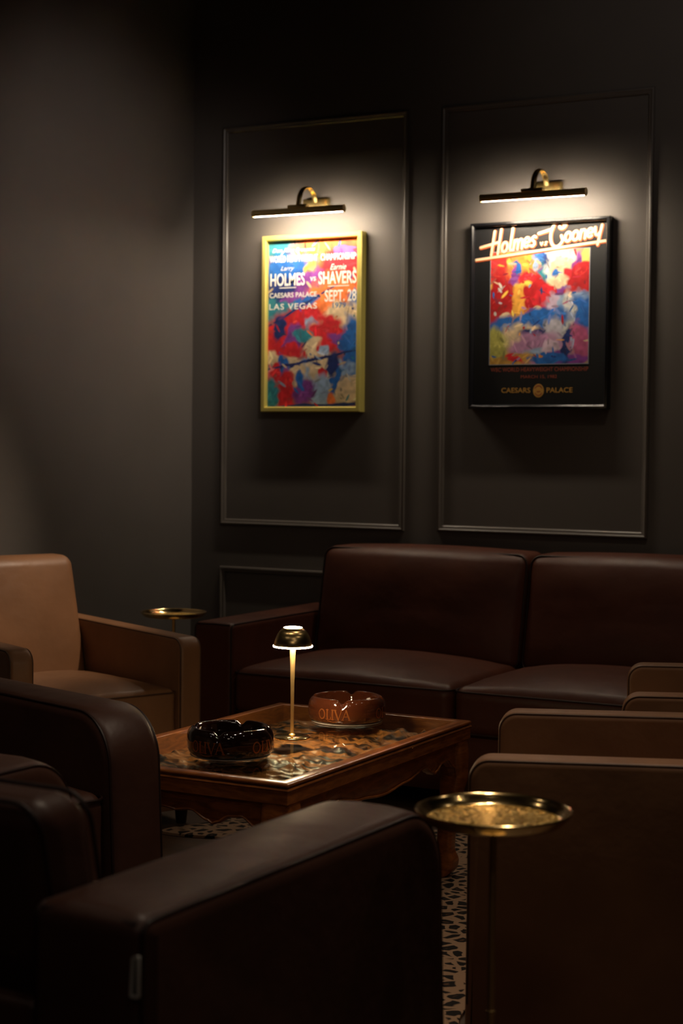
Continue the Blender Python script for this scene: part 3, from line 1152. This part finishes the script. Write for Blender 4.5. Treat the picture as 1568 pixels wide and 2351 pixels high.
# ------------------------------------------------------------------ posters
def painting(w_, h_, nx, ny, base, strokes, seed):
    """a sheet of coloured brush marks: every quad carries its own ink colour"""
    rng = np.random.RandomState(seed)
    u = (np.arange(nx) + 0.5) / nx
    v = (np.arange(ny) + 0.5) / ny
    U, Vv = np.meshgrid(u, v)
    asp = h_ / w_

    def fld(sc):
        gx, gy = int(sc) + 3, int(sc * asp) + 3
        g = rng.rand(gy, gx) - 0.5
        x, y = U * sc, Vv * sc * asp
        x0, y0 = x.astype(int), y.astype(int)
        fx, fy = x - x0, y - y0
        fx, fy = fx * fx * (3 - 2 * fx), fy * fy * (3 - 2 * fy)
        return (g[y0, x0] * (1 - fx) + g[y0, x0 + 1] * fx) * (1 - fy) + (g[y0 + 1, x0] * (1 - fx) + g[y0 + 1, x0 + 1] * fx) * fy
    C = np.zeros((ny, nx, 3))
    C[:] = base
    for s in strokes:
        cx, cy, ra, rb, ang, col = s[:6]
        edge = s[6] if len(s) > 6 else 0.35
        a = R(ang)
        dx, dy = U - cx, (Vv - cy) * asp
        wf = min(1.0, max(0.06, rb / 0.09))
        wx, wy = wf * (fld(7) * 0.07 + fld(20) * 0.06), wf * (fld(7) * 0.07 + fld(20) * 0.06)
        dx, dy = dx + wx, dy + wy
        p = (dx * cos(a) + dy * sin(a)) / ra
        q = (-dx * sin(a) + dy * cos(a)) / rb
        d = np.sqrt(p * p + q * q)
        k = np.clip((1 - d) / edge + 0.5, 0, 1)[..., None]
        sh = 1 + 0.45 * fld(30)[..., None] + 0.25 * fld(12)[..., None]
        C = C * (1 - k) + np.clip(np.array(col) * sh, 0, 1) * k
    # loose small marks
    pal = [np.array(s[5]) for s in strokes]
    for _ in range(300):
        cx, cy = rng.rand(2)
        i, j = int(cy * (ny - 1)), int(cx * (nx - 1))
        c = np.clip(C[i, j] * (0.5 + 1.0 * rng.rand()) + 0.03 * rng.rand(3), 0, 1) if rng.rand() < 0.88 else pal[rng.randint(len(pal))] * (0.7 + 0.5 * rng.rand())
        ra, rb, a = 0.012 + 0.04 * rng.rand(), 0.004 + 0.010 * rng.rand(), rng.rand() * pi
        dx, dy = U - cx - 0.03 * (rng.rand() - .5), (Vv - cy) * asp
        p = (dx * cos(a) + dy * sin(a)) / ra
        q = (-dx * sin(a) + dy * cos(a)) / rb
        k = np.clip((1 - np.sqrt(p * p + q * q)) / 0.4 + 0.5, 0, 1)[..., None]
        C = C * (1 - k) + c * k
    return C


def paint_sheet(name, x0, x1, z0, z1, y, C, parent):
    ny, nx = C.shape[:2]
    V = [(x0 + (x1 - x0) * i / nx, y, z1 - (z1 - z0) * j / ny) for j in range(ny + 1) for i in range(nx + 1)]
    F = [(j * (nx + 1) + i, (j + 1) * (nx + 1) + i, (j + 1) * (nx + 1) + i + 1, j * (nx + 1) + i + 1) for j in range(ny) for i in range(nx)]
    me = bpy.data.meshes.new(name)
    me.from_pydata(V, [], F)
    ca = me.color_attributes.new('paint', 'FLOAT_COLOR', 'CORNER')
    data = np.ones((ny * nx, 4, 4), dtype=np.float32)
    data[:, :, :3] = C.reshape(-1, 1, 3)
    ca.data.foreach_set('color', data.ravel())
    me.materials.append(M['paint'])
    o = bpy.data.objects.new(name, me)
    COL.objects.link(o)
    o.parent = parent
    return o


RED, ORG, BLU, NAVY, TEAL, CRM, PUR, MAG, YEL, SKY, WHT = ((0.62, 0.02, 0.03), (0.85, 0.20, 0.05), (0.02, 0.13, 0.45), (0.015, 0.03, 0.14), (0.03, 0.22, 0.28), (0.72, 0.55, 0.34),
                                                         (0.22, 0.05, 0.28), (0.70, 0.10, 0.45), (0.85, 0.55, 0.08), (0.30, 0.42, 0.60), (0.80, 0.76, 0.70))


def make_left_poster():
    x0, z0, W, H = -3.655, 1.397, 0.478, 0.745
    t = thing('framed_poster', 'colourful boxing poster in a thin gold frame, left wall panel', 'poster', (x0, YB, z0), 0, 'framed posters on the panelled wall')
    FP = [(0, 0), (0, 0.040), (-0.003, 0.044), (-0.018, 0.044), (-0.021, 0.040), (-0.0225, 0.030), (-0.0225, 0)]
    Mesh().add(rect_sweep(0, W, 0, H, FP)).out('frame', M['gold_frame'], t, 30)
    a, b = 0.0205, 0.0205
    S_ = [(0.2, 0.06, 0.42, 0.10, 0, TEAL), (0.72, 0.10, 0.45, 0.30, 0, ORG), (0.85, 0.22, 0.30, 0.30, 10, RED), (0.22, 0.24, 0.34, 0.26, 5, BLU), (0.18, 0.33, 0.3, 0.2, 0, NAVY), (0.84, 0.08, 0.10, 0.05, 20, MAG),
          (0.50, 0.17, 0.06, 0.10, 0, YEL), (0.45, 0.26, 0.12, 0.18, 50, PUR), (0.35, 0.34, 0.22, 0.07, -10, PUR), (0.75, 0.38, 0.34, 0.25, 0, ORG), (0.40, 0.37, 0.18, 0.05, -15, BLU), (0.12, 0.43, 0.22, 0.12, 0, TEAL),
          (0.95, 0.40, 0.08, 0.14, 0, BLU), (0.42, 0.475, 0.22, 0.12, 0, RED), (0.82, 0.47, 0.24, 0.13, 0, CRM), (0.18, 0.60, 0.22, 0.24, 10, RED), (0.30, 0.60, 0.10, 0.16, 30, PUR), (0.12, 0.53, 0.07, 0.10, 0, NAVY), (0.48, 0.52, 0.09, 0.10, 0, SKY), (0.50, 0.53, 0.05, 0.05, 0, CRM),
          (0.66, 0.57, 0.26, 0.16, 8, RED), (0.40, 0.57, 0.10, 0.10, 0, TEAL), (0.52, 0.64, 0.08, 0.10, 30, CRM), (0.80, 0.60, 0.12, 0.06, 20, PUR), (0.62, 0.66, 0.06, 0.07, 0, SKY), (0.93, 0.68, 0.12, 0.34, 0, BLU), (0.05, 0.70, 0.08, 0.10, 0, CRM),
          (0.25, 0.68, 0.12, 0.08, -20, RED), (0.50, 0.78, 0.50, 0.10, 0, SKY), (0.30, 0.78, 0.14, 0.14, 20, CRM), (0.20, 0.76, 0.06, 0.10, 0, BLU), (0.60, 0.76, 0.14, 0.16, 0, CRM), (0.75, 0.75, 0.07, 0.12, 0, NAVY), (0.10, 0.78, 0.07, 0.08, 0, RED), (0.62, 0.81, 0.06, 0.06, 0, RED, 0.2),
          (0.20, 0.90, 0.10, 0.20, 0, RED), (0.62, 0.91, 0.13, 0.20, -10, SKY), (0.42, 0.92, 0.12, 0.14, 30, PUR), (0.36, 0.83, 0.07, 0.10, 0, BLU), (0.88, 0.90, 0.16, 0.16, 0, CRM), (0.74, 0.85, 0.04, 0.14, 20, BLU), (0.05, 0.92, 0.10, 0.16, 0, TEAL), (0.72, 0.95, 0.05, 0.06, 0, ORG),
          (0.5, 0.995, 0.6, 0.025, -2, NAVY), (0.36, 0.40, 0.48, 0.012, -27, NAVY, 0.3), (0.48, 0.72, 0.55, 0.014, -10, NAVY, 0.3)]
    C = painting(W - 2 * a, H - 2 * b, 130, 215, (0.35, 0.12, 0.12), S_, 3)
    p = paint_sheet('print', a, W - a, b, H - b, -0.022, C, t)
    def T(s, u0, u1, v0, v1, off=0.0, shear=0.0, sp=1.0):
        Mesh().add(fit_text(s, u0 * W, u1 * W, (1 - v1) * H, (1 - v0) * H, -0.0225, off, shear, sp)).out('lettering', M['white_ink'], p, None)
    T('Don King Presents', 0.085, 0.52, 0.070, 0.100, 0.0, 0.35)
    T('WORLD HEAVYWEIGHT', 0.058, 0.545, 0.112, 0.150, 0.022)
    T('CHAMPIONSHIP', 0.575, 0.925, 0.112, 0.150, 0.022)
    T('Larry', 0.172, 0.31, 0.172, 0.204, 0.0, 0.4)
    T('Earnie', 0.672, 0.83, 0.172, 0.204, 0.0, 0.4)
    T('HOLMES', 0.066, 0.418, 0.212, 0.284, 0.018)
    T('SHAVERS', 0.556, 0.932, 0.212, 0.284, 0.018)
    T('vs', 0.47, 0.53, 0.238, 0.262, 0.01)
    T('CAESARS PALACE', 0.060, 0.54, 0.322, 0.350, 0.012)
    T('SEPT. 28', 0.619, 0.932, 0.316, 0.382, 0.018)
    T('LAS VEGAS', 0.057, 0.543, 0.384, 0.418, 0.014, 0, 1.15)
    Mesh().add(([(0.16 * W, -0.0225, 0.703 * H), (0.33 * W, -0.0225, 0.703 * H), (0.33 * W, -0.0225, 0.708 * H), (0.16 * W, -0.0225, 0.708 * H)], [(0, 1, 2, 3)])).out('underline', M['white_ink'], p, None)
    Mesh().add(([(0.65 * W, -0.0225, 0.703 * H), (0.86 * W, -0.0225, 0.703 * H), (0.86 * W, -0.0225, 0.707 * H), (0.65 * W, -0.0225, 0.707 * H)], [(0, 1, 2, 3)])).out('underline', M['white_ink'], p, None)
    bl = Mesh().add(fit_text('1979', 0.70 * W, 0.83 * W, (1 - 0.418) * H, (1 - 0.388) * H, -0.0226, 0.01)).out('lettering', mat('blue_ink', (0.03, 0.16, 0.38), 0.6), p, None)
    Mesh().add(box(a, W - a, -0.026, -0.0245, b, H - b)).out('glazing', M['pic_glass'], t, None)
    return t


make_left_poster()


def cursive():
    """rounded single-line script, one list of strokes per letter: (paths, advance)"""
    H = [[(0.10, 0.0), (0.16, 1.0)], [(0.46, 0.0), (0.52, 1.02)], [(-0.55, 0.42), (0.13, 0.47), (0.49, 0.50)]]
    o = [arc(0.19, 0.24, 0.15, 0.20, 0, 360, 22)]
    l = [[(0.04, 0.10)] + [(0.10, 0.06), (0.13, 0.20), (0.18, 0.95)], [(0.13, 0.12), (0.17, 0.05), (0.26, 0.06)]]
    l = [[(0.16, 0.98), (0.10, 0.16), (0.13, 0.06), (0.22, 0.05)]]
    m_ = [[(0.06, 0.04), (0.09, 0.44)], [(0.08, 0.30)] + arc(0.20, 0.32, 0.10, 0.12, 160, 0, 8) + [(0.29, 0.04)], [(0.30, 0.30)] + arc(0.42, 0.32, 0.10, 0.12, 160, 0, 8) + [(0.52, 0.04)]]
    e = [[(0.06, 0.24), (0.34, 0.27)] + arc(0.19, 0.26, 0.15, 0.19, 10, 310, 18)]
    s = [[(0.28, 0.40), (0.20, 0.45), (0.10, 0.40), (0.11, 0.30), (0.22, 0.23), (0.25, 0.12), (0.16, 0.04), (0.04, 0.08)]]
    Cc = [arc(0.42, 0.46, 0.38, 0.58, 40, 325, 26) + [(0.62, 0.34)], [(0.78, 0.96)] + arc(0.62, 0.86, 0.17, 0.18, 30, -150, 12), [(-0.62, 0.62), (-0.30, 0.66), (0.10, 0.72)]]
    n_ = [[(0.06, 0.04), (0.09, 0.44)], [(0.08, 0.30)] + arc(0.21, 0.32, 0.11, 0.12, 160, 0, 8) + [(0.31, 0.04)]]
    y = [[(0.05, 0.46), (0.10, 0.14), (0.22, 0.08), (0.34, 0.22)], [(0.40, 0.52), (0.33, 0.10), (0.27, -0.34)]]
    return dict(H=(H, 0.62), o=(o, 0.39), l=(l, 0.24), m=(m_, 0.58), e=(e, 0.38), s=(s, 0.32), C=(Cc, 0.80), n=(n_, 0.38), y=(y, 0.44))


def make_right_poster():
    x0, z0, W, H = -2.692, 1.408, 0.582, 0.738
    t = thing('framed_poster', 'black boxing poster with slanted cream script in a black frame, right wall panel', 'poster', (x0, YB, z0), 0, 'framed posters on the panelled wall')
    FP = [(0, 0), (0, 0.036), (-0.002, 0.040), (-0.010, 0.042), (-0.014, 0.038), (-0.017, 0.034), (-0.0185, 0.026), (-0.0185, 0)]
    Mesh().add(rect_sweep(0, W, 0, H, FP)).out('frame', M['black_frame'], t, 30)
    pr = Mesh().add(box(0.017, W - 0.017, -0.0215, -0.018, 0.017, H - 0.017)).out('print', M['black_paper'], t, None)
    ax0, ax1, az0, az1 = 0.146 * W, 0.853 * W, (1 - 0.760) * H, (1 - 0.160) * H
    DR = (0.42, 0.012, 0.015)
    S_ = [(0.2, 0.3, 0.5, 0.7, 0, (0.80, 0.36, 0.06)), (0.10, 0.15, 0.18, 0.2, 0, YEL), (0.8, 0.25, 0.4, 0.5, 0, (0.45, 0.45, 0.35)), (0.92, 0.15, 0.12, 0.25, 0, (0.55, 0.5, 0.12)), (0.50, 0.10, 0.12, 0.2, 0, BLU), (0.55, 0.26, 0.14, 0.2, 10, TEAL),
          (0.08, 0.16, 0.10, 0.20, 0, (0.55, 0.03, 0.03)), (0.32, 0.22, 0.16, 0.26, 0, ORG), (0.36, 0.13, 0.12, 0.12, 0, (0.85, 0.30, 0.04)), (0.25, 0.26, 0.05, 0.20, 10, PUR), (0.40, 0.28, 0.08, 0.12, 0, RED), (0.33, 0.33, 0.10, 0.08, 0, YEL), (0.28, 0.14, 0.03, 0.06, 0, BLU), (0.45, 0.12, 0.03, 0.08, 0, SKY),
          (0.70, 0.08, 0.17, 0.08, 0, NAVY), (0.72, 0.22, 0.17, 0.30, 0, WHT), (0.70, 0.16, 0.12, 0.10, 0, CRM), (0.86, 0.22, 0.05, 0.24, 10, PUR), (0.66, 0.20, 0.04, 0.05, 0, BLU), (0.78, 0.20, 0.04, 0.05, 0, RED), (0.70, 0.33, 0.10, 0.10, 0, CRM), (0.74, 0.38, 0.14, 0.06, 0, PUR),
          (0.10, 0.46, 0.16, 0.26, 0, DR, 0.15), (0.12, 0.60, 0.14, 0.12, 0, (0.5, 0.03, 0.03), 0.2), (0.49, 0.46, 0.16, 0.24, 0, DR, 0.15), (0.56, 0.40, 0.10, 0.14, 30, RED, 0.15), (0.92, 0.38, 0.14, 0.26, 0, DR, 0.12), (0.29, 0.52, 0.07, 0.26, 0, (0.75, 0.35, 0.05)), (0.15, 0.57, 0.06, 0.03, -20, CRM, 0.2), (0.51, 0.54, 0.05, 0.05, -40, CRM, 0.2),
          (0.80, 0.50, 0.24, 0.14, 0, SKY), (0.65, 0.47, 0.07, 0.12, 0, (0.55, 0.42, 0.55)), (0.90, 0.62, 0.2, 0.22, 0, BLU), (0.78, 0.60, 0.08, 0.24, 0, (0.55, 0.55, 0.52)), (0.40, 0.65, 0.44, 0.12, -8, BLU), (0.08, 0.74, 0.12, 0.14, 0, BLU), (0.35, 0.76, 0.24, 0.14, 0, CRM), (0.48, 0.74, 0.18, 0.05, 0, NAVY), (0.68, 0.75, 0.10, 0.20, 0, (0.5, 0.48, 0.55)),
          (0.92, 0.82, 0.12, 0.18, 0, (0.48, 0.10, 0.22)), (0.06, 0.86, 0.14, 0.18, 0, (0.45, 0.42, 0.10)), (0.5, 0.87, 0.32, 0.16, 0, (0.45, 0.22, 0.38)), (0.50, 0.90, 0.18, 0.08, 0, SKY), (0.62, 0.86, 0.10, 0.10, 0, (0.60, 0.45, 0.55)), (0.2, 0.97, 0.3, 0.06, -5, (0.55, 0.30, 0.06)), (0.75, 0.96, 0.3, 0.06, 0, PUR), (0.78, 0.84, 0.05, 0.18, 0, NAVY),
          (0.25, 0.95, 0.10, 0.04, 20, RED), (0.60, 0.96, 0.2, 0.05, 0, BLU)]
    C = painting(ax1 - ax0, az1 - az0, 140, 150, (0.45, 0.3, 0.15), S_, 11)
    art = paint_sheet('artwork', ax0, ax1, az0, az1, -0.0225, C, t)
    Mesh().add(rect_sweep(ax0, ax1, az0, az1, [(0.003, 0.0218), (0.003, 0.0230), (0, 0.0230), (0, 0.0218)])).out('border', M['grey_edge'], art, None)
    # slanted script title between two bars
    G = cursive()
    back, face = Mesh(), Mesh()
    lay = [0]

    def uv(u, v):
        return (u * W, (1 - v) * H)

    def put(path2, wd, wd_back):
        dense = []
        for a, b in zip(path2, path2[1:]):
            dense += [tuple(Vector(a).lerp(Vector(b), q / 3)) for q in range(3)]
        dense.append(path2[-1])
        for mm, ww, y, dz in ((back, wd_back, -0.0228, -0.002), (face, wd, -0.0242, 0)):
            V, F = ribbon(dense, ww)
            nq = 2 * len(dense)
            lay[0] += 1
            yy = y - 0.00001 * lay[0]              # each stroke lies a hair over the last, like wet ink
            mm.add(([(a - dz * 0.6, yy + (0.000005 if i >= nq else 0), b + dz) for i, (a, b) in enumerate(V)], F))

    def word(s, u0, v0, u1, v1, size, wd):
        A, B = Vector(uv(u0, v0)), Vector(uv(u1, v1))
        adv = sum(G[c][1] for c in s)
        d = (B - A)
        ex = d / adv
        ey = Vector((0.10, 1)).normalized() * size
        x = 0
        for c in s:
            for path in G[c][0]:
                put([tuple(A + ex * (x + a) + ey * b) for a, b in path], wd, wd + 0.006)
            x += G[c][1]
    word('Holmes', 0.135, 0.175, 0.470, 0.139, 0.094, 0.0098)
    word('Cooney', 0.565, 0.135, 0.935, 0.103, 0.086, 0.0098)
    put([uv(0.505, 0.119), uv(0.512, 0.134), uv(0.522, 0.118)], 0.005, 0.008)
    put([uv(0.552, 0.117), uv(0.540, 0.117), uv(0.545, 0.126), uv(0.548, 0.131), uv(0.535, 0.132)], 0.005, 0.008)
    put([uv(0.030, 0.196), uv(0.966, 0.126)], 0.0095, 0.0150)
    back.out('lettering', M['rust_ink'], pr, None)
    face.out('lettering', M['cream_ink'], pr, None)

    def T(mm, s, u0, u1, v0, v1, off=0.0):
        Mesh().add(fit_text(s, u0 * W, u1 * W, (1 - v1) * H, (1 - v0) * H, -0.0222, off)).out('lettering', M[mm], pr, None)
    T('red_ink', 'WBC WORLD HEAVYWEIGHT CHAMPIONSHIP', 0.156, 0.856, 0.778, 0.800, 0.0)
    T('red_ink', 'MARCH 15, 1982', 0.377, 0.636, 0.819, 0.839, 0.0)
    T('gold_ink', 'CAESARS', 0.236, 0.447, 0.886, 0.913, 0.012)
    T('gold_ink', 'PALACE', 0.564, 0.748, 0.886, 0.913, 0.012)
    cx, cz = 0.506 * W, (1 - 0.902) * H
    md = Mesh().add(([(cx + 0.0225 * cos(2 * pi * q / 40), -0.0224, cz + 0.0265 * sin(2 * pi * q / 40)) for q in range(40)], [tuple(range(40))])).out('medallion', M['gold_ink'], pr, None)
    mk = Mesh()
    for path in (arc(cx, cz, 0.016, 0.019, 210, 330, 10), arc(cx, cz + 0.004, 0.015, 0.016, 20, 160, 10), [(cx - 0.006, cz - 0.004), (cx + 0.006, cz - 0.003)]):
        V, F = ribbon(path, 0.0035)
        mk.add(([(a, -0.0229, b) for a, b in V], F))
    mk.out('mark', M['red_ink'], md, None)
    Mesh().add(box(0.017, W - 0.017, -0.0295, -0.028, 0.017, H - 0.017)).out('glazing', M['pic_glass'], t, None)
    return t


make_right_poster()
